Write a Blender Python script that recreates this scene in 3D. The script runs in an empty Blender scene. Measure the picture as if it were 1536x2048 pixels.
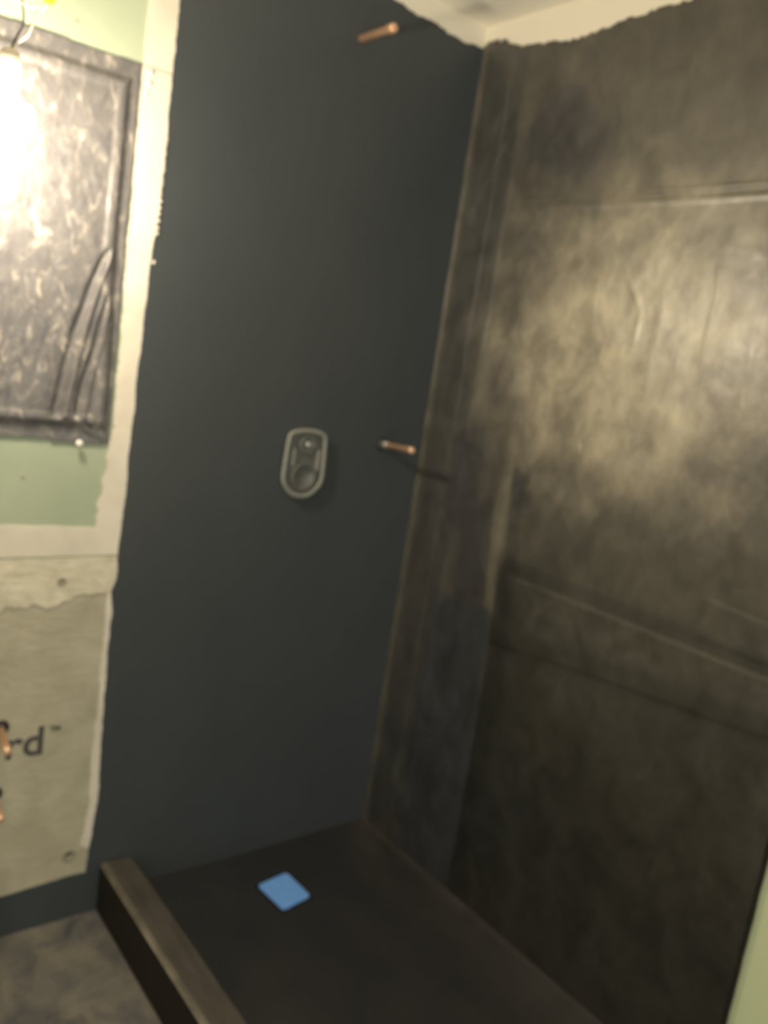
import bpy, bmesh, math, random
import numpy as np
from mathutils import Vector, Matrix
random.seed(7); rng = np.random.default_rng(7)
S = bpy.context.scene
COL = S.collection

# ---------------------------------------------------------------- camera
CAM = Vector((-1.68092, -1.91745, 1.49121))
YAW, PITCH, ROLL, FPX = math.radians(39.351), math.radians(10.2826), math.radians(-8.6274), 1668.32
fw = Vector((math.sin(YAW)*math.cos(PITCH), math.cos(YAW)*math.cos(PITCH), -math.sin(PITCH)))
r0 = Vector((math.cos(YAW), -math.sin(YAW), 0)); d0 = fw.cross(r0)
c_, s_ = math.cos(ROLL), math.sin(ROLL)
rt = c_*r0 + s_*d0; dn = -s_*r0 + c_*d0
cam = bpy.data.cameras.new('camera'); co = bpy.data.objects.new('camera', cam); COL.objects.link(co)
co.matrix_world = Matrix(((rt.x, -dn.x, -fw.x, CAM.x), (rt.y, -dn.y, -fw.y, CAM.y), (rt.z, -dn.z, -fw.z, CAM.z), (0, 0, 0, 1)))
cam.sensor_fit = 'VERTICAL'; cam.sensor_height = 36.0; cam.lens = FPX/2048*36.0
cam.clip_start = 0.02
cam.dof.use_dof = True; cam.dof.focus_distance = 0.62; cam.dof.aperture_fstop = 5.0
S.camera = co
# ---------------------------------------------------------------- world, lights, exposure
w = bpy.data.worlds.new('world'); S.world = w; w.use_nodes = True
w.node_tree.nodes['Background'].inputs[0].default_value = (0.75, 0.85, 1, 1)
w.node_tree.nodes['Background'].inputs[1].default_value = 0.02
S.view_settings.view_transform = 'Standard'; S.view_settings.look = 'None'
S.view_settings.gamma = 1; S.view_settings.use_curve_mapping = False
S.view_settings.exposure = 0.15
BULB = Vector((-1.291, -0.25, 1.804)); BULB_R = 0.048; BULB_POWER = 300.0
BULB_COL = (1.0, 0.84, 0.62)
# added fill lamp behind the camera, at the doorway opening, lifts the darker surfaces
la = bpy.data.lights.new('fill_light', 'AREA'); la.shape = 'RECTANGLE'; la.size = 0.8; la.size_y = 1.9
la.energy = 34.0; la.color = (1.0, 0.93, 0.80)
lo = bpy.data.objects.new('fill_light', la); COL.objects.link(lo)
lo.location = (-1.3, -3.2, 1.05); lo.rotation_euler = (math.radians(90), 0, 0)

# ---------------------------------------------------------------- material helpers
def mat(name, col=(.5,.5,.5), rough=.6, spec=.5, metal=0.0):
    m = bpy.data.materials.new(name); m.use_nodes = True
    b = m.node_tree.nodes['Principled BSDF']
    b.inputs['Base Color'].default_value = (*col, 1); b.inputs['Roughness'].default_value = rough
    b.inputs['Specular IOR Level'].default_value = spec; b.inputs['Metallic'].default_value = metal
    return m, m.node_tree, b
def noise(nt, scale, detail=4, stretch=None, rough=.55, dist=0.0):
    tc = nt.nodes.new('ShaderNodeNewGeometry'); mp = nt.nodes.new('ShaderNodeMapping')
    nt.links.new(tc.outputs['Position'], mp.inputs[0])
    if stretch: mp.inputs['Scale'].default_value = stretch
    n = nt.nodes.new('ShaderNodeTexNoise'); n.inputs['Scale'].default_value = scale
    n.inputs['Detail'].default_value = detail; n.inputs['Roughness'].default_value = rough
    n.inputs['Distortion'].default_value = dist
    nt.links.new(mp.outputs[0], n.inputs['Vector']); return n.outputs['Fac']
def ramp(nt, fac, stops):
    r = nt.nodes.new('ShaderNodeValToRGB'); e = r.color_ramp.elements
    while len(e) < len(stops): e.new(.5)
    for k, (p, c) in enumerate(stops):
        e[k].position = p; e[k].color = (*c, 1) if len(c) == 3 else c
    nt.links.new(fac, r.inputs[0]); return r.outputs[0]
def mixc(nt, a, b, fac, mode='MIX'):
    m = nt.nodes.new('ShaderNodeMix'); m.data_type = 'RGBA'; m.blend_type = mode
    for sock, v in ((m.inputs[6], a), (m.inputs[7], b), (m.inputs[0], fac)):
        if isinstance(v, (int, float)): sock.default_value = v
        elif isinstance(v, tuple): sock.default_value = (*v, 1)
        else: nt.links.new(v, sock)
    return m.outputs[2]
def bump(nt, b, fac, strength, dist=.002, prev=None):
    n = nt.nodes.new('ShaderNodeBump'); n.inputs['Strength'].default_value = strength; n.inputs['Distance'].default_value = dist
    nt.links.new(fac, n.inputs['Height'])
    if prev: nt.links.new(prev, n.inputs['Normal'])
    nt.links.new(n.outputs[0], b.inputs['Normal']); return n.outputs[0]
def grey(v): return (v, v, v)

M = {}
# green moisture-resistant drywall
m, nt, b = mat('green_drywall', (.38,.46,.31), .85, .25)
nt.links.new(ramp(nt, noise(nt, 6, 5), [(.3, (.32,.38,.285)), (.7, (.385,.44,.33))]), b.inputs['Base Color'])
bump(nt, b, noise(nt, 260, 3), .15, .0006); M['green'] = m
m, nt, b = mat('lit_green_drywall', (.55,.62,.40), .8, .3)  # same drywall, lightened to stand in for stronger light on this wall
bump(nt, b, noise(nt, 260, 3), .15, .0006); M['green_lit'] = m
# joint compound
m, nt, b = mat('joint_compound', (.72,.68,.56), .9, .2)
nt.links.new(ramp(nt, noise(nt, 9, 6), [(.3, (.58,.545,.47)), (.7, (.70,.66,.575))]), b.inputs['Base Color'])
n1 = bump(nt, b, noise(nt, 60, 5, (1,1,.35)), .5, .002); bump(nt, b, noise(nt, 400, 2), .2, .0006, n1); M['mud'] = m
m, nt, b = mat('cream_plaster', (.88,.84,.72), .9, .2)
bump(nt, b, noise(nt, 60, 5), .4, .002); M['cream'] = m
# rough mortar over the board
m, nt, b = mat('rough_mortar', (.6,.56,.44), .95, .2)
nt.links.new(ramp(nt, noise(nt, 25, 6), [(.3, (.50,.47,.36)), (.7, (.68,.64,.52))]), b.inputs['Base Color'])
bump(nt, b, noise(nt, 45, 6, (.5,1,1.3)), .9, .004); M['mortar'] = m
# cement backer board
m, nt, b = mat('cement_board', (.4,.38,.3), .95, .2)
cc = ramp(nt, noise(nt, 11, 6), [(.3, (.36,.34,.255)), (.7, (.47,.445,.345))])
nt.links.new(cc, b.inputs['Base Color'])
n1 = bump(nt, b, noise(nt, 42, 5, (.55,1,1.5), .6, .4), .75, .004)
bump(nt, b, noise(nt, 380, 3), .35, .0008, n1); M['board'] = m
# black sheet membrane, plumbing wall; bluish flare haze put into tint and sheen
m, nt, b = mat('membrane_smooth', (.03,.032,.034), .5, .5)
nt.links.new(ramp(nt, noise(nt, 3.5, 4, (1,1,.6)), [(.3, (.025,.0295,.033)), (.7, (.033,.0385,.043))]), b.inputs['Base Color'])
nt.links.new(ramp(nt, noise(nt, 8, 4, (1,1,.25)), [(.3, grey(.50)), (.7, grey(.60))]), b.inputs['Roughness'])
bump(nt, b, noise(nt, 30, 4, (1,1,.12)), .25, .002); b.inputs['Sheen Weight'].default_value = 1.0; b.inputs['Sheen Roughness'].default_value = .42; b.inputs['Sheen Tint'].default_value = (.62,.80,1,1); M['membrane'] = m
# dusty troweled membrane, right wall: tint comes from a map of stains and painted bulb glow on the mesh
m, nt, b = mat('membrane_dusty', (.06,.055,.05), .5, .5)
at = nt.nodes.new('ShaderNodeAttribute'); at.attribute_name = 'stain_glow'
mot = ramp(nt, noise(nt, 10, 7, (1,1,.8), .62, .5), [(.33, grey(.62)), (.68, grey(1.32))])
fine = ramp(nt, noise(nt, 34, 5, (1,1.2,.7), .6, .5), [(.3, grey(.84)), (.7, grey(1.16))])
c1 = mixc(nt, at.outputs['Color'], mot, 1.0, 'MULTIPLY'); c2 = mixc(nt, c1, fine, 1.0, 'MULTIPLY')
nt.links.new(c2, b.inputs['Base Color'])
nt.links.new(ramp(nt, noise(nt, 14, 6, (1,1,.7), .6, .6), [(.3, grey(.44)), (.7, grey(.34))]), b.inputs['Roughness'])
n1 = bump(nt, b, noise(nt, 18, 6, (1,1,.7), .62, .5), .38, .004)
bump(nt, b, noise(nt, 95, 4, (1,.7,1.2)), .18, .0010, n1); b.inputs['Specular IOR Level'].default_value = 1.0; M['dusty'] = m
# shower pan, curb
m, nt, b = mat('pan_membrane', (.03,.03,.03), .55, .5)
nt.links.new(ramp(nt, noise(nt, 4, 6), [(.35, (.017,.0180,.021)), (.7, (.028,.028,.029))]), b.inputs['Base Color'])
g = nt.nodes.new('ShaderNodeNewGeometry'); sp = nt.nodes.new('ShaderNodeSeparateXYZ'); nt.links.new(g.outputs['Position'], sp.inputs[0])
mr = nt.nodes.new('ShaderNodeMapRange'); nt.links.new(sp.outputs['X'], mr.inputs[0])
for k, v in ((1, -.22), (2, -.01), (3, 0), (4, 1)): mr.inputs[k].default_value = v
wear_glint = ramp(nt, noise(nt, 7, 5), [(.35, grey(.2)), (.65, grey(.85))])
mu = nt.nodes.new('ShaderNodeMath'); mu.operation = 'MULTIPLY'; nt.links.new(mr.outputs[0], mu.inputs[0]); nt.links.new(wear_glint, mu.inputs[1])
src = b.inputs['Base Color'].links[0].from_socket
nt.links.new(mixc(nt, src, (.060,.056,.050), mu.outputs[0]), b.inputs['Base Color'])
bump(nt, b, noise(nt, 20, 5), .25, .002); M['pan'] = m
m, nt, b = mat('curb_coating', (.06,.05,.04), .55, .5)
nt.links.new(ramp(nt, noise(nt, 12, 6, (3,.7,1)), [(.3, (.045,.039,.035)), (.7, (.085,.076,.062))]), b.inputs['Base Color'])
g = nt.nodes.new('ShaderNodeNewGeometry'); sp = nt.nodes.new('ShaderNodeSeparateXYZ'); nt.links.new(g.outputs['Position'], sp.inputs[0])
mr = nt.nodes.new('ShaderNodeMapRange'); nt.links.new(sp.outputs['X'], mr.inputs[0])
for k, v in ((1, -.874), (2, -.884), (3, 0), (4, 1)): mr.inputs[k].default_value = v
wear_glint = ramp(nt, noise(nt, 14, 4, (1,.6,1)), [(.35, grey(.25)), (.6, grey(.9))])
mu = nt.nodes.new('ShaderNodeMath'); mu.operation = 'MULTIPLY'; nt.links.new(mr.outputs[0], mu.inputs[0]); nt.links.new(wear_glint, mu.inputs[1])
src = b.inputs['Base Color'].links[0].from_socket
nt.links.new(mixc(nt, src, (.30,.275,.215), mu.outputs[0]), b.inputs['Base Color'])  # worn outer edge, its highlight painted into the colour
bump(nt, b, noise(nt, 25, 4, (2,.5,1)), .4, .002); M['curb'] = m
m, nt, b = mat('curb_side', (.018,.016,.013), .7, .3); M['curbside'] = m
m, nt, b = mat('black_paint_edge', (.008,.008,.007), .6, .3); M['edge'] = m
# bathroom floor
m, nt, b = mat('mortar_floor', (.1,.1,.09), .8, .3)
f1 = ramp(nt, noise(nt, 7, 7, None, .6, .8), [(.34, (.105,.105,.112)), (.52, (.165,.157,.136)), (.72, (.225,.208,.176))])
f2 = ramp(nt, noise(nt, 11, 5, (1.5,.8,1), .5, .6), [(.36, (.62,.65,.76)), (.52, (1,1,1))])
nt.links.new(mixc(nt, f1, f2, 1.0, 'MULTIPLY'), b.inputs['Base Color'])
bump(nt, b, noise(nt, 20, 6), .4, .003); M['floor'] = m
m, nt, b = mat('primed_wall', (.50,.46,.40), .9, .2); M['primer'] = m
# ceiling paint
m, nt, b = mat('ceiling_paint', (.90,.86,.75), .9, .2)
bump(nt, b, noise(nt, 120, 3), .15, .001); M['ceil'] = m
m, nt, b = mat('joint_gap', (.31,.29,.23), .9, .2); M['gap'] = m
# plastic sheeting; palest ramp colour paints the bulb's warm glints
m, nt, b = mat('black_plastic', (.07,.068,.072), .32, .6)
nt.links.new(ramp(nt, noise(nt, 30, 6, (1.3,1,.7), .7, 1.0), [(.38, (.095,.093,.10)), (.56, (.14,.134,.134)), (.68, (.38,.35,.31))]), b.inputs['Base Color'])
nt.links.new(ramp(nt, noise(nt, 22, 4), [(.3, grey(.52)), (.7, grey(.34))]), b.inputs['Roughness'])
n1 = bump(nt, b, noise(nt, 34, 6, (1.4,1,.7), .65, .6), .40, .005); M['plastic'] = m
m, nt, b = mat('grey_tape', (.13,.13,.128), .5, .4); M['tape'] = m
m, nt, b = mat('copper', (.86,.48,.28), .38, .5, .62)
nt.links.new(ramp(nt, noise(nt, 90, 3), [(.3, (.82,.48,.30)), (.7, (.95,.66,.46))]), b.inputs['Base Color']); M['copper'] = m
m, nt, b = mat('solder_grey', (.45,.46,.46), .38, .5, .8); M['solder'] = m
m, nt, b = mat('dark_sealant', (.018,.019,.018), .6, .4); M['seal'] = m
m, nt, b = mat('blue_tape', (.13,.36,.93), .7, .3)
nt.links.new(ramp(nt, noise(nt, 60, 3), [(.3, (.15,.38,.95)), (.7, (.20,.45,1.0))]), b.inputs['Base Color'])
bump(nt, b, noise(nt, 160, 3), .3, .001); M['blue'] = m
m, nt, b = mat('cloudy_plastic', (.30,.31,.28), .25, .7); b.inputs['Transmission Weight'].default_value = .25; M['cloudy'] = m
m, nt, b = mat('valve_face', (.10,.106,.10), .45, .5); M['valve'] = m
m, nt, b = mat('white_pin', (.85,.83,.78), .4, .5); M['white'] = m
m, nt, b = mat('white_wire', (.80,.76,.68), .4, .5); M['wwire'] = m
m, nt, b = mat('black_wire', (.03,.03,.03), .4, .5); M['bwire'] = m
m, nt, b = mat('yellow_nut', (.95,.68,.05), .4, .5); M['yellow'] = m
m, nt, b = mat('socket_cream', (.62,.56,.44), .45, .5); M['socket'] = m
m, nt, b = mat('print_ink', (.085,.078,.08), .8, .2); M['ink'] = m
m, nt, b = mat('dark_plank', (.02,.02,.02), .8, .2); M['dark'] = m
m, nt, b = mat('lit_bulb', (1,1,1), .4)
b.inputs['Emission Color'].default_value = (*BULB_COL, 1)
b.inputs['Emission Strength'].default_value = BULB_POWER; M['bulb'] = m
m, nt, b = mat('bulb_collar', (.9,.85,.7), .4); M['collar'] = m

# ---------------------------------------------------------------- mesh helpers
def tag(o, label=None, cat=None, group=None, kind=None):
    if label: o['label'] = label
    if cat: o['category'] = cat
    if group: o['group'] = group
    if kind: o['kind'] = kind
    return o
def link(name, bm, material, parent=None, smooth=False):
    me = bpy.data.meshes.new(name); bm.normal_update(); bm.to_mesh(me); bm.free()
    for mm in (material if isinstance(material, (list, tuple)) else [material]): me.materials.append(mm)
    if smooth:
        for p in me.polygons: p.use_smooth = True
    o = bpy.data.objects.new(name, me); COL.objects.link(o)
    if parent: o.parent = parent; o.matrix_parent_inverse = parent.matrix_world.inverted()
    return o
def empty(name, loc):
    o = bpy.data.objects.new(name, None); o.location = loc; COL.objects.link(o)
    o.matrix_world = Matrix.Translation(loc); return o
def box(bm, x0, x1, y0, y1, z0, z1, bev=0, mi=0):
    r = bmesh.ops.create_cube(bm, size=1, matrix=Matrix.Translation(((x0+x1)/2, (y0+y1)/2, (z0+z1)/2)) @ Matrix.Diagonal((x1-x0, y1-y0, z1-z0, 1)))
    fs = {f for v in r['verts'] for f in v.link_faces}
    for f in fs: f.material_index = mi
    if bev:
        es = {e for v in r['verts'] for e in v.link_edges}
        bmesh.ops.bevel(bm, geom=list(es), offset=bev, segments=3, affect='EDGES')
def slab(bm, pts, to3, n, t, mi=0):
    """closed polygon slab: pts 2D outline, to3 maps to 3D, n outward direction, t thickness"""
    vs = [bm.verts.new(to3(a, b)) for a, b in pts]
    top = [bm.verts.new(Vector(to3(a, b)) + Vector(n)*t) for a, b in pts]
    k = len(pts)
    fs = [bm.faces.new(vs), bm.faces.new(top[::-1])]
    for i in range(k): fs.append(bm.faces.new((vs[i], top[i], top[(i+1) % k], vs[(i+1) % k])))
    bmesh.ops.recalc_face_normals(bm, faces=fs)
    for f in fs: f.material_index = mi
def onL(y): return lambda a, b: (a, y, b)
def onR(x): return lambda a, b: (x, a, b)
def rough_line(p0, p1, step=.012, amp=.0015, seed=0):
    """jittered points from p0 to p1 (p1 excluded)"""
    r = random.Random(seed); p0, p1 = Vector(p0), Vector(p1); L = (p1-p0).length; n = max(1, int(L/step))
    d = (p1-p0).normalized(); q = Vector((-d.y, d.x)); out = []; a = 0
    for i in range(n):
        a = a*.6 + r.uniform(-amp, amp)
        out.append(tuple(p0.lerp(p1, i/n) + q*(a if 0 < i else 0)))
    return out
def rough_path(pts, amp=.0015, step=.012, seed=0, close=False):
    o = []; P = pts + ([pts[0]] if close else [])
    for i in range(len(P)-1): o += rough_line(P[i], P[i+1], step, amp, seed+i)
    if not close: o.append(pts[-1])
    return o
def tube(bm, pts, r, seg=12, cap=True):
    pts = [Vector(p) for p in pts]; rings = []; n = len(pts); rs = r if isinstance(r, (list, tuple)) else [r]*n
    t0 = (pts[1]-pts[0]).normalized(); up = Vector((0, 0, 1)) if abs(t0.z) < .9 else Vector((1, 0, 0))
    u = t0.cross(up).normalized()
    for i in range(n):
        t = ((pts[min(i+1, n-1)]-pts[i]).normalized() if i < n-1 else (pts[i]-pts[i-1]).normalized())
        if 0 < i < n-1: t = (pts[i+1]-pts[i-1]).normalized()
        u = (u - t*u.dot(t)).normalized(); v = t.cross(u)
        rings.append([bm.verts.new(pts[i] + (u*math.cos(a)+v*math.sin(a))*rs[i]) for a in [2*math.pi*k/seg for k in range(seg)]])
    for i in range(n-1):
        for k in range(seg):
            bm.faces.new((rings[i][k], rings[i][(k+1) % seg], rings[i+1][(k+1) % seg], rings[i+1][k]))
    if cap: bm.faces.new(rings[0][::-1]); bm.faces.new(rings[-1])
def lathe(bm, base, axis, prof, seg=32):
    """prof: list of (distance along axis, radius)"""
    base, axis = Vector(base), Vector(axis).normalized()
    u = axis.orthogonal().normalized(); v = axis.cross(u); rings = []
    for h, r in prof:
        r = max(r, 1e-5)
        rings.append([bm.verts.new(base + axis*h + (u*math.cos(a)+v*math.sin(a))*r) for a in [2*math.pi*k/seg for k in range(seg)]])
    fs = []
    for i in range(len(prof)-1):
        for k in range(seg): fs.append(bm.faces.new((rings[i][k], rings[i][(k+1) % seg], rings[i+1][(k+1) % seg], rings[i+1][k])))
    fs.append(bm.faces.new(rings[0][::-1])); fs.append(bm.faces.new(rings[-1]))
    bmesh.ops.recalc_face_normals(bm, faces=fs)
def spline(pts, n=10):
    P = [Vector(p) for p in pts]; P = [P[0]*2-P[1]] + P + [P[-1]*2-P[-2]]; o = []
    for i in range(1, len(P)-2):
        for k in range(n):
            t = k/n
            o.append(.5*((2*P[i]) + (P[i+1]-P[i-1])*t + (2*P[i-1]-5*P[i]+4*P[i+1]-P[i+2])*t*t + (3*P[i]-P[i-1]-3*P[i+1]+P[i+2])*t**3))
    return o + [P[-2]]
def bead(bm, c, r, sq=(1, 1, 1)):
    bmesh.ops.create_icosphere(bm, subdivisions=2, radius=r, matrix=Matrix.Translation(c) @ Matrix.Diagonal((*sq, 1)))
def vnoise(a, b, scale, seed):
    """smooth 2D value noise (numpy)"""
    g = np.random.default_rng(seed).random((256, 256)); x = a*scale + 1000; y = b*scale + 1000
    xi, yi = np.floor(x).astype(int), np.floor(y).astype(int); fx, fy = x-xi, y-yi
    fx, fy = fx*fx*(3-2*fx), fy*fy*(3-2*fy)
    G = lambda i, j: g[(xi+i) % 256, (yi+j) % 256]
    return (G(0,0)*(1-fx)+G(1,0)*fx)*(1-fy) + (G(0,1)*(1-fx)+G(1,1)*fx)*fy
def fbm(a, b, scale, seed, o=4):
    return sum(vnoise(a, b, scale*2**k, seed+k)*.5**k for k in range(o))/sum(.5**k for k in range(o)) - .5
def sstep(x, a, b):
    t = np.clip((x-a)/(b-a), 0, 1); return t*t*(3-2*t)
def grid_mesh(name, P, material, parent=None, mask=None):
    """P: (n,m,3) vertices; mask (n-1,m-1) of quads kept"""
    n, m = P.shape[:2]; idx = np.arange(n*m).reshape(n, m)
    q = np.stack([idx[:-1, :-1], idx[1:, :-1], idx[1:, 1:], idx[:-1, 1:]], -1)
    q = q[mask] if mask is not None else q.reshape(-1, 4)
    me = bpy.data.meshes.new(name); me.from_pydata(P.reshape(-1, 3).tolist(), [], q.tolist()); me.update()
    me.materials.append(material); me.shade_smooth()
    o = bpy.data.objects.new(name, me); COL.objects.link(o)
    if parent: o.parent = parent; o.matrix_parent_inverse = parent.matrix_world.inverted()
    return o

# ================================================================ SETTING
X0, Y0, ZF, H = -2.7, -3.3, -0.053, 2.44
bm = bmesh.new(); box(bm, X0, .20, 0.004, .12, ZF-.05, H+.02)
wl = tag(link('wall_left', bm, M['green']), kind='structure')
bm = bmesh.new(); box(bm, .013, .13, Y0, 0.004, ZF-.05, H+.02)
wr = tag(link('wall_right', bm, M['green_lit']), kind='structure')
bm = bmesh.new(); box(bm, X0-.1, X0, Y0, .004, ZF-.05, H+.02)
tag(link('wall_far_left', bm, M['primer']), kind='structure')
bm = bmesh.new()                                   # wall behind the camera with an open doorway
box(bm, X0, -1.75, Y0-.1, Y0, ZF-.05, H+.02); box(bm, -.85, .13, Y0-.1, Y0, ZF-.05, H+.02); box(bm, -1.75, -.85, Y0-.1, Y0, 2.03, H+.02)
tag(link('wall_rear', bm, M['primer']), kind='structure')
bm = bmesh.new(); box(bm, X0, .13, Y0-1.0, .12, ZF-.1, ZF)
tag(link('floor', bm, M['floor']), kind='structure')
bm = bmesh.new(); box(bm, X0-.1, .13, Y0-.1, .12, H, H+.1)
ceil = tag(link('ceiling', bm, M['ceil']), kind='structure')

# --- layers of the left (plumbing) wall; each is a thin real layer on the drywall
# cement backer board
bm = bmesh.new(); slab(bm, [(X0+.01, .03), (-.90, .03), (-.90, .925), (X0+.01, .925)], onL(.0045), (0, -1, 0), .0025)
link('cement_board', bm, M['board'], wl)
# plaster: vertical strip, with a small step at z 2.035, and horizontal band
bm = bmesh.new()
slab(bm, rough_path([(-.962, 2.036), (-.88, 2.036), (-.88, H), (-.964, H)], .001, .02, 5, True), onL(.0045), (0, -1, 0), .0050)
left = rough_path([(-.966, 2.034), (-.962, 1.6), (-.958, 1.25), (-.963, 1.15), (-.974, 1.11), (-.970, 1.08), (-.979, 1.05), (-.976, .999)], .0036, .006, 21)
low = rough_path([(-1.05, 1.001), (-1.2, 1.005), (-1.6, 1.0), (X0+.01, 1.002)], .0015, .02, 31)
slab(bm, left + low + [(X0+.01, .9305), (-.88, .9315), (-.88, 2.034)], onL(.0045), (0, -1, 0), .0038)
link('plaster_band', bm, M['mud'], wl)
bm = bmesh.new()                                    # lower band runs down onto the board with a ragged edge
rag = rough_path([(-.905, .843), (-.985, .835), (-1.02, .822), (-1.06, .807), (-1.12, .808), (-1.18, .802), (-1.5, .80), (X0+.01, .81)], .007, .008, 41)
slab(bm, [(-.88, .9275), (-.88, .843)] + rag + [(X0+.01, .9265)], onL(.0045), (0, -1, 0), .0046)
link('plaster_band', bm, M['mortar'], wl)
bm = bmesh.new()                                    # light mortar margin down the side of the board
bl = rough_path([(-.932, .846), (-.936, .80), (-.934, .6), (-.937, .4), (-.934, .25), (-.945, .15)], .0025, .012, 51)
slab(bm, bl + [(-.90, .12), (-.90, .846)], onL(.0045), (0, -1, 0), .0040)
link('mortar_margin', bm, M['mud'], wl)
# cream plaster above the membrane in the shower corner
bm = bmesh.new(); slab(bm, [(-.90, 2.30), (.013, 2.30), (.013, H), (-.90, H)], onL(.0045), (0, -1, 0), .0032)
link('ceiling_band', bm, M['cream'], wl)
bm = bmesh.new(); slab(bm, [(-1.6, 2.29), (0.004, 2.29), (0.004, H), (-1.6, H)], onR(.0135), (-1, 0, 0), .0110)
link('ceiling_band', bm, M['cream'], wr)
# screws / nail dimples filled in the boards
bm = bmesh.new()
for x, z, r in ((-1.109, 2.073, .0045), (-1.150, 1.116, .004), (-1.155, .640, .003)):
    bead(bm, (x, .0035, z), r, (1.3, .25, 1))
link('screw_head', bm, M['gap'], wl, True)
for x, z, r, yy_ in ((-1.046, .867, .008, -.0002), (-.972, .128, .013, .0018)):
    bm = bmesh.new(); lathe(bm, (x, yy_+.001, z), (0, -1, 0), [(0, r*.7), (.0012, r*.75), (.0022, r*1.1), (.0012, r*1.35)], 20); link('screw_head', bm, M['gap'], wl, True)
# caulk blobs on the strip and crusty crumbs along the membrane edge
for x, z, r in ((-.948, 2.022, .006), (-.949, 2.001, .0055), (-.954, 1.978, .0035)):
    bm = bmesh.new(); bead(bm, (x, -.003, z), r, (1, .7, 1)); link('caulk_blob', bm, M['white'], wl, True)
bm = bmesh.new()
for k in range(46):
    z = 1.92 - .17*(k/46); z += random.uniform(-.003, .003)
    bead(bm, (-.897 - .004*(1.92-z)/.17 + random.uniform(-.003, .003), -.0035, z), random.uniform(.0012, .0030), (1, .6, 1))
for x, z in ((-.9035, 1.765), (-.9045, 1.750), (-.905, 1.737), (-.9045, 1.722), (-.905, 1.706), (-.905, 1.694), (-.906, 1.629)):
    bead(bm, (x+.006, -.0035, z), .0042, (1, .6, 1.1))
tag(link('plaster_crumbs', bm, M['mud'], wl, True), kind='stuff')

# black membrane of the plumbing wall
paint = [(-.898, 2.30), (-.897, 2.188), (-.897, 2.035), (-.896, 1.898), (-.899, 1.768), (-.906, 1.633), (-.910, 1.496), (-.912, 1.310), (-.915, 1.19), (-.914, 1.068),
         (-.919, .943), (-.917, .866), (-.927, .838), (-.919, .785), (-.922, .698), (-.917, .483), (-.911, .273), (-.917, .203), (-.926, .068)]
edge = rough_path(paint, .0014, .010, 61)
band = rough_path([(-.926, .068), (-.96, .070), (-1.134, .061), (-1.6, .063), (X0+.01, .06)], .0012, .02, 71)
top = rough_path([(-.004, 2.380), (-.035, 2.381), (-.074, 2.374), (-.131, 2.376), (-.188, 2.386), (-.258, 2.384), (-.328, 2.392), (-.5, 2.39), (-.898, 2.388)], .0022, .008, 81)
out = edge[:-1] + band[:-1] + [(X0+.01, .06), (X0+.01, ZF), (.0, ZF), (.0, 2.38)] + top[:-1] + [(-.898, 2.388)]
bm = bmesh.new(); slab(bm, out, onL(.0045), (0, -1, 0), .0055)
tag(link('waterproof_membrane', bm, M['membrane'], wl), 'black waterproofing layer of the plumbing wall')

# --- dusty black board of the right wall: a height field with seams, strips and trowel marks
YE = -1.256
ys = np.arange(0.0, -YE+.0001, .004); zs = np.arange(-.02, 2.46, .004)
A, B = np.meshgrid(-ys, zs, indexing='ij')
tr = np.array([(0.004, 2.388), (-.0, 2.384), (-.03, 2.398), (-.059, 2.394), (-.066, 2.386), (-.085, 2.389), (-.122, 2.370), (-.179, 2.358), (-.251, 2.353), (-.32, 2.346), (-.383, 2.347), (-.484, 2.360), (-.606, 2.369), (-.658, 2.366), (-1.3, 2.37)])
topz = np.interp(-A, -tr[:, 0], tr[:, 1]) + fbm(A, B*0, 90, 5, 3)*.014
h = np.full(A.shape, .0010) + fbm(A, B, 7, 11)*.0030 + fbm(A, B, 28, 15)*.0009
# vertical strips near the corner (tape in the corner, then a fabric lap)
h += .0016*(1-sstep(-A, .128+.006*fbm(A, B, 6, 3), .134+.006*fbm(A, B, 6, 3)))
h += .0012*(1-sstep(-A, .190+.012*fbm(A, B, 4, 9), .200+.012*fbm(A, B, 4, 9)))
h += .0035*np.exp(-((A+.006)/.006)**2)                                        # fillet in the corner
lapx = .375 + .035*sstep(1.2-B, 0, .6) + .006*fbm(A, B, 5, 33)
lap = (1-sstep(-A, lapx, lapx+.006))*sstep(1.35-B, 0, .05); h += .0014*lap
# upper horizontal seam: double raised ridge
zz = 1.958 + .0025*fbm(A, B*0, 5, 40)
fade = sstep(-A, .19, .30)
h += fade*(.0036*np.exp(-((B-zz)/.0040)**2) - .0016*np.exp(-((B-zz+.009)/.004)**2) + .0022*np.exp(-((B-zz+.024)/.006)**2))
# lower laps
z1 = .962 + .004*fbm(A, B*0, 6, 50); z2 = .765 + .10*np.clip(-A-.42, 0, 1.)**.9
f1 = sstep(-A, .40, .43)
h += f1*.0015*(1-sstep(B, z1, z1+.014))*sstep(B, z2, z2+.010)
h += f1*.0006*np.exp(-((B-z1)/.008)**2)
z3 = 1.079 + .06*(A+1.05)
h += .0013*sstep(-A, .98, 1.02)*(1-sstep(B, z3, z3+.012))*sstep(B, z1+.03, z1+.04)
wv0 = fbm(A, B, 12, 131)
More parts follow.
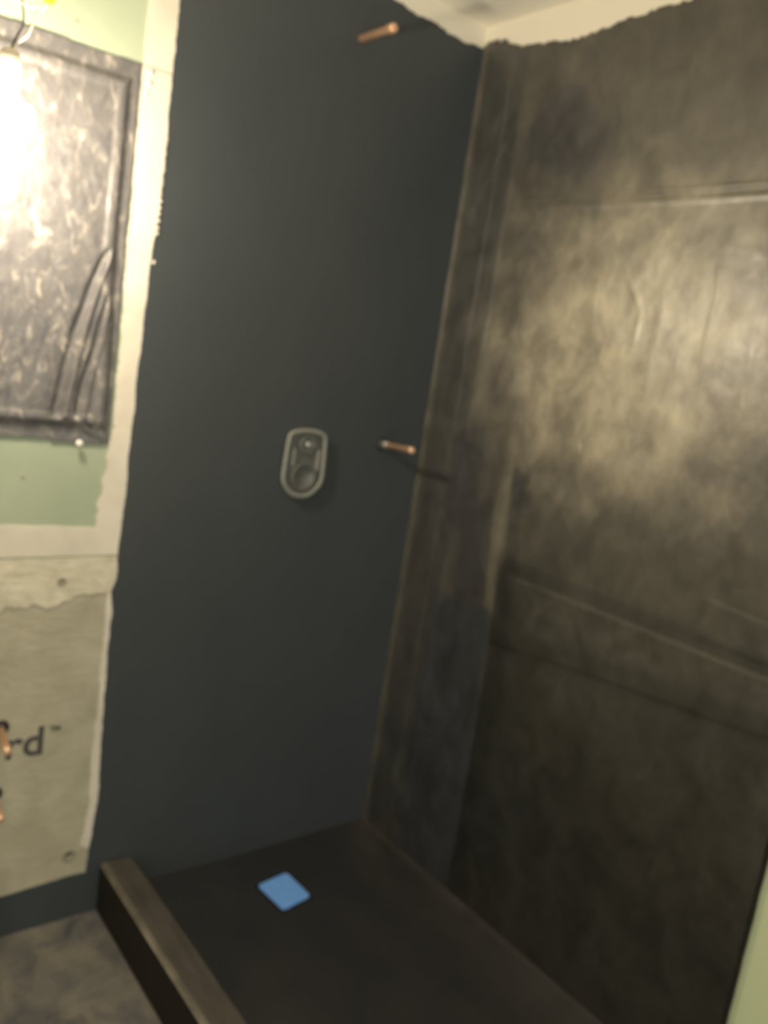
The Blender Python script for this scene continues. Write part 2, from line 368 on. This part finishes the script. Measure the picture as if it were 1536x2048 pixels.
# vertical trowel ridges
for (ya, za, yb, zb, a, wd) in ((-.625, 1.78, -.690, 1.69, .0026, .004), (-.690, 1.69, -.686, 1.62, .0020, .004), (-.868, 1.80, -.878, 1.74, .0022, .004), (-.878, 1.74, -.872, 1.60, .0026, .004),
                                (-.745, 1.72, -.750, 1.45, .0018, .007), (-.055, 1.945, -.185, 2.185, .0018, .003), (-.185, 2.185, -.26, 2.08, .0012, .003), (-.545, 1.80, -.56, 1.62, .0014, .006),
                                (-.47, 1.95, -.50, 1.60, .0012, .008), (-.98, 1.72, -.99, 1.42, .0016, .006)):
    d = np.array([yb-ya, zb-za]); L2 = d@d
    t = np.clip(((A-ya)*d[0]+(B-za)*d[1])/L2, 0, 1)
    dist = np.hypot(A-ya-t*d[0]+.010*wv0, B-za-t*d[1]); h += .55*a*np.exp(-(dist/(wd*1.7))**2)*(.5+1.2*np.clip(wv0+.4, 0, 1))*(1-.6*np.abs(2*t-1)**3)
h += .0022*np.exp(-(((A+.058)/.004)**2 + ((B-1.945)/.010)**2))
h -= .0030*np.exp(-(((A+.598)/.004)**2 + ((B-1.356)/.014)**2))                 # small nick
P = np.stack([-h, A, B], -1)
zc = .25*(B[:-1, :-1]+B[1:, :-1]+B[1:, 1:]+B[:-1, 1:]); tc_ = .5*(topz[:-1, :-1]+topz[1:, :-1])
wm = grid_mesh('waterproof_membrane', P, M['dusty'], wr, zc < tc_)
tag(wm, 'troweled dusty black waterproofing of the long shower wall')
# colour map: stains plus painted bulb glow
base = np.array([.072, .067, .056]); blue = np.array([.042, .041, .045]); light = np.array([.120, .112, .086]); darkc = np.array([.014, .0145, .0115])
C = np.tile(base, A.shape+(1,)).astype(float)
def lay(col, wgt):
    global C
    C = C*(1-wgt[..., None]) + col*wgt[..., None]
wv = fbm(A, B, 14, 77)
def blob(y, z, ry, rz, s=1.0):
    d = np.hypot((A-y)/ry, (B-z)/rz) + 1.1*wv; return s*(1-sstep(d, .65, 1.15))
lay(darkc, sstep(1.30-B + .4*fbm(A, B, 4, 90), 0, .9)*.80)  # colour gets darker towards the bottom of the wall
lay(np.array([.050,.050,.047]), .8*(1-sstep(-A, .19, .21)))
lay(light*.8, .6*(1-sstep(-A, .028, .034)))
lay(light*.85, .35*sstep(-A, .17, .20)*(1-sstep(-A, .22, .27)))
lay(blue, blob(-.345, 2.13, .12, .13, .85)); lay(blue, blob(-.46, 2.07, .08, .09, .6))
lay(blue*.9, blob(-.305, 1.475, .09, .10, .9)); lay(blue, blob(-.36, 1.42, .05, .08, .7))
lay(blue, blob(-.225, 1.20, .075, .16, .85)); lay(blue*.95, blob(-.415, 1.235, .035, .10, .9))
lay(blue*.95, blob(-.29, .98, .06, .22, .85))
strip = (1-sstep(np.abs(-A - (.372 + .03*sstep(1.2-B, 0, .5))), .012+.010*sstep(1.25-B, 0, .15), .020+.012*sstep(1.25-B, 0, .15)))*sstep(1.34-B, 0, .06)*(1-sstep(.93-B, 0, .15))
lay(light, .9*strip)
sl = sstep(.86-B + .05*wv, 0, .03)*sstep(-A, .165, .175)*(1-sstep(-A, lapx, lapx+.012)); lay(np.array([.034, .037, .042]), .85*sl)
sd = sstep(1.05-B, 0, .08)*sstep(-A, lapx, lapx+.012)*(1-sstep(-A, lapx+.05, lapx+.10)); lay(darkc, .7*sd)
lay(darkc*1.1, .45*f1*(1-sstep(np.abs(B-(z1+.030)), .012, .03)))
lay(light*.5, .35*f1*(1-sstep(np.abs(B-z1+.012), .006, .02)))
lay(darkc*1.1, .4*f1*(1-sstep(np.abs(B-(z2+.02)), .02, .05)))
lay(darkc*.8, np.exp(-(((A+.598)/.006)**2 + ((B-1.356)/.018)**2)))
dd = np.hypot((A+.69)/.50, (B-1.60)/.46) + .40*wv + .35*fbm(A, B, 5, 301); lay(np.array([.43, .39, .285]), .9*(1-sstep(dd, .15, 1.15)))  # bulb's hot spot painted in as a pale dusty ellipse
at_ = wm.data.color_attributes.new('stain_glow', 'FLOAT_COLOR', 'POINT')
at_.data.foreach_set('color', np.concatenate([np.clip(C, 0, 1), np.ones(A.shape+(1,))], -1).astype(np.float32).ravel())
# cut end of the board
bm = bmesh.new(); slab(bm, rough_path([(YE-.0015, -.02), (YE+.004, -.02), (YE+.004, 2.36), (YE-.0015, 2.36)], .0008, .03, 91, True), onR(.0135), (-1, 0, 0), .0155)
link('board_edge', bm, M['edge'], wr)

# --- shower pan (sloped to the drain) and curb
DX, DY = -.430, -.212
xs = np.linspace(-.8035, .0, 90); yy = np.linspace(-.001, -1.2895, 130); PX, PY = np.meshgrid(xs, yy, indexing='ij')
cheb = np.maximum(np.abs(PX-DX)/.38, np.abs(PY-DY)/.9)
PZ = -.010 + .010*np.clip(cheb, 0, 1) + fbm(PX, PY, 9, 121)*.0018*sstep(cheb, .25, .5)
PZ += .004*np.exp(-((PX+.004)/.008)**2)
bm = bmesh.new()
box(bm, -.803, .0, -1.289, -.0012, ZF, -.0165)
pan = tag(link('shower_pan', bm, M['pan']), 'black coated shower floor with a square drain near the wall', 'shower floor')
gm = grid_mesh('pan_surface', np.stack([PX, PY, PZ], -1), M['pan'], pan)
bm = bmesh.new()
box(bm, -.890, -.804, -1.375, -.0012, ZF, .088, .006); box(bm, -.806, .012, -1.375, -1.290, ZF, .088, .006)
for f in bm.faces:
    if f.normal.z < .3: f.material_index = 1
tag(link('shower_curb', bm, [M['curb'], M['curbside']]), 'low dark curb with a worn grey-brown top beside the shower floor', 'curb')

# ================================================================ THINGS
# drain cover
t = empty('drain_cover', (DX, DY, -.010))
tag(t, 'bright blue square taped drain cover in the shower floor', 'drain cover')
q = [(-.489, -.157), (-.385, -.143), (-.378, -.262), (-.478, -.280)]
def rnd(q, r=.012, n=5):
    o = []
    for i in range(4):
        p = Vector(q[i]); a = (Vector(q[i-1])-p).normalized(); b2 = (Vector(q[(i+1) % 4])-p).normalized()
        for k in range(n+1):
            s = k/n; o.append(tuple(p + a*r*(1-s)**2 + b2*r*s**2))
    return o
bm = bmesh.new(); slab(bm, rnd(q), lambda a, b: (a, b, -.0066), (0, 0, 1), .0035); link('tape_square', bm, M['blue'], t)
cq = [tuple(Vector((DX, DY)) + (Vector(p)-Vector((DX, DY)))*1.16) for p in q]
bm = bmesh.new(); slab(bm, rnd(cq), lambda a, b: (a, b, -.0088), (0, 0, 1), .0020); link('drain_frame', bm, M['dark'], t)

# window plastic sheeting (pulled over the window casing)
xs = np.arange(-1.97, -.9659, .0022); zs = np.arange(1.196, 2.0385, .0022)
A, B = np.meshgrid(xs, zs, indexing='ij')
R_, L_, T_, Bt = -1.003, -1.93, 1.983, 1.252
Rz = R_ + .012*sstep(1.65-B, 0, .35)
din = np.minimum(np.minimum(Rz-A, A-L_), np.minimum(T_-B, B-Bt))     # >0 inside the casing
h = .0018 + .0012*fbm(A, B, 40, 201)
h += .0125*sstep(din, -.020, .002)
h -= .0040*sstep(din, .008, .020)
ins = sstep(din, .010, .030)
h += ins*(.006*fbm(A, B, 16, 211) + .0022*fbm(A*1.3, B*.7, 50, 221))
def curve(pts): p = np.array(pts)[::-1]; return np.interp(B, p[:, 1], p[:, 0]), (B > p[0, 1]) & (B < p[-1, 1]), p
def fold(pts, a, wd0, wd1):
    cx, ok, p = curve(pts); s = np.clip((p[-1, 1]-B)/(p[-1, 1]-p[0, 1]), 0, 1)
    wd = wd0 + (wd1-wd0)*s; tp = sstep(s, .0, .12)
    return a*np.exp(-((A-cx)/wd)**2)*tp*(B < p[-1, 1])*sstep(B, Bt, Bt+.01)
h += fold([(-1.004, 1.65), (-1.034, 1.566), (-1.064, 1.452), (-1.082, 1.34), (-1.094, 1.249)], -.013, .006, .013)
h += fold([(-.996, 1.65), (-1.020, 1.566), (-1.046, 1.452), (-1.064, 1.34), (-1.076, 1.249)], .006, .005, .007)
h += fold([(-1.000, 1.55), (-1.018, 1.437), (-1.038, 1.344), (-1.048, 1.264)], -.010, .003, .008)
h += fold([(-.992, 1.55), (-1.006, 1.437), (-1.022, 1.344), (-1.032, 1.264)], .003, .003, .006)
h = np.maximum(h, .0006)
# ragged flap outline
xe = -.9665 + .0012*fbm(A*0, B, 12, 230); zb = 1.206 + np.where(A > -1.098, -.006, 0.0) + .004*fbm(A, B*0, 10, 240)
keep = (A < xe) & (B > zb) & (B < 2.034+.003*fbm(A, B*0, 9, 250))
kq = keep[:-1, :-1] & keep[1:, 1:] & keep[1:, :-1] & keep[:-1, 1:]
sheet = grid_mesh('plastic_sheeting', np.stack([A, .0012-h, B], -1), M['plastic'], None, kq)
so = sheet.modifiers.new('thickness', 'SOLIDIFY'); so.thickness = .0005; so.offset = 0
tag(sheet, 'wrinkled dark plastic sheet pulled over the window behind the bulb', 'plastic sheet')
bm = bmesh.new(); slab(bm, [(-1.056, 1.2525), (-1.044, 1.2535), (-.968, 1.212), (-.984, 1.207)], onL(-.0005), (0, -1, 0), .002)
tp = link('tape_strip', bm, M['tape'], sheet)
for v in tp.data.vertices:
    if v.co.z > 1.24: v.co.y -= .008
bm = bmesh.new(); slab(bm, [(-1.020, 1.248), (-1.000, 1.262), (-.994, 1.268), (-1.006, 1.270), (-1.028, 1.252)], onL(-.0100), (0, -1, 0), .002)
link('tape_strip', bm, M['tape'], sheet)
# push pin
t = empty('push_pin', (-1.037, 0, 1.201)); tag(t, 'tiny white round pin at the bottom edge of the plastic sheet', 'pin')
bm = bmesh.new(); lathe(bm, (-1.037, .004, 1.201), (0, -1, 0), [(0, .0012), (.010, .0012)], 10); link('pin_shaft', bm, M['solder'], t, True)
bm = bmesh.new(); lathe(bm, (-1.037, -.006, 1.201), (0, -1, 0), [(0, .0060), (.003, .0078), (.006, .0078), (.0085, .0055), (.009, .001)], 16); link('pin_head', bm, M['white'], t, True)

# copper stub-outs
def stub(base, tip, r, label, group=None, fitting=None, capped=True, seal=True):
    base, tip = Vector(base), Vector(tip); ax = (tip-base).normalized(); L = (tip-base).length
    t = empty('copper_stub', base); tag(t, label, 'pipe')
    bm = bmesh.new()
    if capped:
        prof = [(0, r), (L-.024, r), (L-.023, r*1.16), (L-.004, r*1.16), (L-.001, r*1.0), (L, r*.5)]
        lathe(bm, base, ax, prof, 24)
    else:
        prof = [(0, r), (L-.001, r), (L, r*.93), (L, r*.8), (L-.02, r*.8)]
        lathe(bm, base, ax, prof, 24)
    link('pipe', bm, M['copper'], t, True)
    if fitting:
        bm = bmesh.new(); lathe(bm, base, ax, [(0, r*1.35), (fitting*.8, r*1.35), (fitting, r*1.1)], 24); link('collar', bm, M['solder'], t, True)
    if seal:
        bm = bmesh.new(); lathe(bm, base, (0, -1, 0), [(0, r*2.3), (.002, r*2.0), (.006, r*1.25)], 24); link('sealant_ring', bm, M['seal'], t, True)
stub((-.415, -.001, 2.270), (-.415, -.140, 2.269), .0095, 'copper pipe stub high on the black wall near the ceiling', seal=False)
stub((-.159, -.001, 1.247), (-.170, -.160, 1.255), .0085, 'copper pipe stub with a grey collar beside the valve, near the corner', fitting=.035)
stub((-1.160, .001, .515), (-1.168, -.095, .500), .0085, 'upper copper pipe stub in the cement board at the left edge')
stub((-1.165, .001, .345), (-1.173, -.095, .333), .0085, 'lower copper pipe stub in the cement board at the left edge')

# shower valve rough-in with its plastic guard
tv = t = empty('shower_valve', (-.423, 0, 1.18)); tag(t, 'shower valve in an oval cloudy plastic guard on the black wall', 'valve')
def VZ(a, b): return (-.423 + a*.97, b + 1.180)
outl = []
for k in range(9): a = math.pi*(k/8); outl.append((.061*math.cos(a)*1.0, .060 + .030*math.sin(a)**.6 if 0 < k < 8 else .060))
outl += [(-.064, .0), (-.063, -.050), (-.040, -.078), (-.016, -.090), (.016, -.090), (.040, -.078), (.063, -.050), (.064, .0)]
pts3 = [(VZ(a, b)[0], -.020, VZ(a, b)[1]) for a, b in outl]
cl = spline(pts3 + [pts3[0]], 4)
bm = bmesh.new(); tube(bm, cl, .0065, 10, False); link('guard_rim', bm, M['cloudy'], t, True)
n = len(cl)-1; bm = bmesh.new()                     # guard walls back to the membrane
va = [bm.verts.new((p.x, -.001, p.z)) for p in cl[:-1]]; vb = [bm.verts.new((p.x, -.020, p.z)) for p in cl[:-1]]
for i in range(n): bm.faces.new((va[i], va[(i+1) % n], vb[(i+1) % n], vb[i]))
gw = link('guard_wall', bm, M['cloudy'], t, True); gs = gw.modifiers.new('t', 'SOLIDIFY'); gs.thickness = .002
bm = bmesh.new(); slab(bm, [(p.x, p.z) for p in cl[:-1]], onL(-.001), (0, -1, 0), .006); link('back_plate', bm, M['valve'], t)
bm = bmesh.new(); x, z = VZ(.006, .052)
lathe(bm, (x, -.006, z), (0, -1, 0), [(0, .028), (.012, .028), (.014, .024), (.014, .016), (.008, .014)], 28); link('upper_port', bm, M['valve'], t, True)
bm = bmesh.new(); lathe(bm, (x, -.010, z), (0, -1, 0), [(0, .010), (.014, .009), (.017, .005)], 20); link('stem', bm, M['solder'], t, True)
bm = bmesh.new(); x, z = VZ(.002, -.038)
lathe(bm, (x, -.006, z), (0, -1, 0), [(0, .040), (.016, .040), (.018, .037), (.018, .033), (.004, .031)], 32); link('lower_port', bm, M['valve'], t, True)
bm = bmesh.new(); box(bm, VZ(-.042, 0)[0], VZ(-.034, 0)[0], -.022, -.006, VZ(0, -.01)[1], VZ(0, .040)[1], .002); link('bracket', bm, M['cloudy'], t)
bm = bmesh.new(); box(bm, VZ(.040, 0)[0], VZ(.050, 0)[0], -.022, -.006, VZ(0, -.02)[1], VZ(0, .040)[1], .002); link('bracket', bm, M['cloudy'], t)

tv.scale = (1, .6, 1)

# hanging bulb in a pigtail socket
t = empty('pendant_bulb', BULB); tag(t, 'bare lit bulb hanging on loose wires in front of the plastic sheet', 'light')
ZS = BULB.z + .068
prof = [(0, .0005)] + [(BULB_R*(1-math.cos(a)), BULB_R*math.sin(a)) for a in [math.radians(d) for d in range(8, 128, 8)]] + [(.078, .025), (.088, .0175)]
bm = bmesh.new(); lathe(bm, BULB - Vector((0, 0, BULB_R)), (0, 0, 1), prof, 40); link('bulb', bm, M['bulb'], t, True)
bm = bmesh.new(); lathe(bm, BULB + Vector((0, 0, .0455)), (0, 0, 1), [(0, .0165), (.008, .0175), (.022, .015)], 28); link('collar', bm, M['collar'], t, True)
bm = bmesh.new(); lathe(bm, BULB + Vector((0, 0, .064)), (0, 0, 1), [(0, .016), (.003, .0185), (.034, .018), (.043, .016), (.048, .010), (.0485, .002)], 28); link('socket', bm, M['socket'], t, True)
y = BULB.y
ZT = BULB.z + .112
bm = bmesh.new(); tube(bm, spline([(-1.291, y, ZT-.004), (-1.283, y, 1.936), (-1.274, y, 1.957), (-1.273, y, 1.974), (-1.277, y, 1.995), (-1.285, y+.03, 2.052), (-1.290, y+.12, 2.152), (-1.290, .006, 2.222)]), .0018, 8); link('wire', bm, M['bwire'], t, True)
bm = bmesh.new(); tube(bm, spline([(-1.289, y, ZT-.004), (-1.278, y, 1.931), (-1.265, y, 1.947), (-1.256, y, 1.972), (-1.250, y, 1.988), (-1.234, y, 2.008)]), .0020, 8); link('wire', bm, M['wwire'], t, True)
bm = bmesh.new(); tube(bm, spline([(-1.234, y, 2.010), (-1.250, y, 1.998), (-1.264, y, 1.993), (-1.276, y, 1.994), (-1.291, y, 2.000), (-1.310, y+.08, 2.082), (-1.310, .006, 2.212)]), .0020, 8); link('wire', bm, M['wwire'], t, True)
bm = bmesh.new(); lathe(bm, (-1.239, y, 2.006), (.9, 0, .8), [(0, .0058), (.003, .0066), (.012, .0060), (.020, .0042), (.022, .002)], 12); link('wire_nut', bm, M['yellow'], t, True)

# printed lettering on the cement board
cu = bpy.data.curves.new('board_print', 'FONT'); cu.body = 'rd'; cu.size = .104; cu.extrude = .0002; cu.offset = .0022; cu.space_character = 1.0
cu.materials.append(M['ink'])
dg = bpy.data.objects.new('tmp', cu); COL.objects.link(dg); bpy.context.view_layer.update()
me = bpy.data.meshes.new_from_object(dg.evaluated_get(bpy.context.evaluated_depsgraph_get())); bpy.data.objects.remove(dg)
po = bpy.data.objects.new('printed_letters', me); COL.objects.link(po)
po.parent = wl; po.location = (-1.150, .0018, .431); po.rotation_euler = (math.radians(90), 0, 0)
cu = bpy.data.curves.new('board_print', 'FONT'); cu.body = 'TM'; cu.size = .018; cu.extrude = .0002; cu.offset = .0010; cu.materials.append(M['ink'])
dg = bpy.data.objects.new('tmp', cu); COL.objects.link(dg); bpy.context.view_layer.update()
me = bpy.data.meshes.new_from_object(dg.evaluated_get(bpy.context.evaluated_depsgraph_get())); bpy.data.objects.remove(dg)
po = bpy.data.objects.new('printed_mark', me); COL.objects.link(po)
po.parent = wl; po.location = (-1.046, .0018, .486); po.rotation_euler = (math.radians(90), 0, 0)
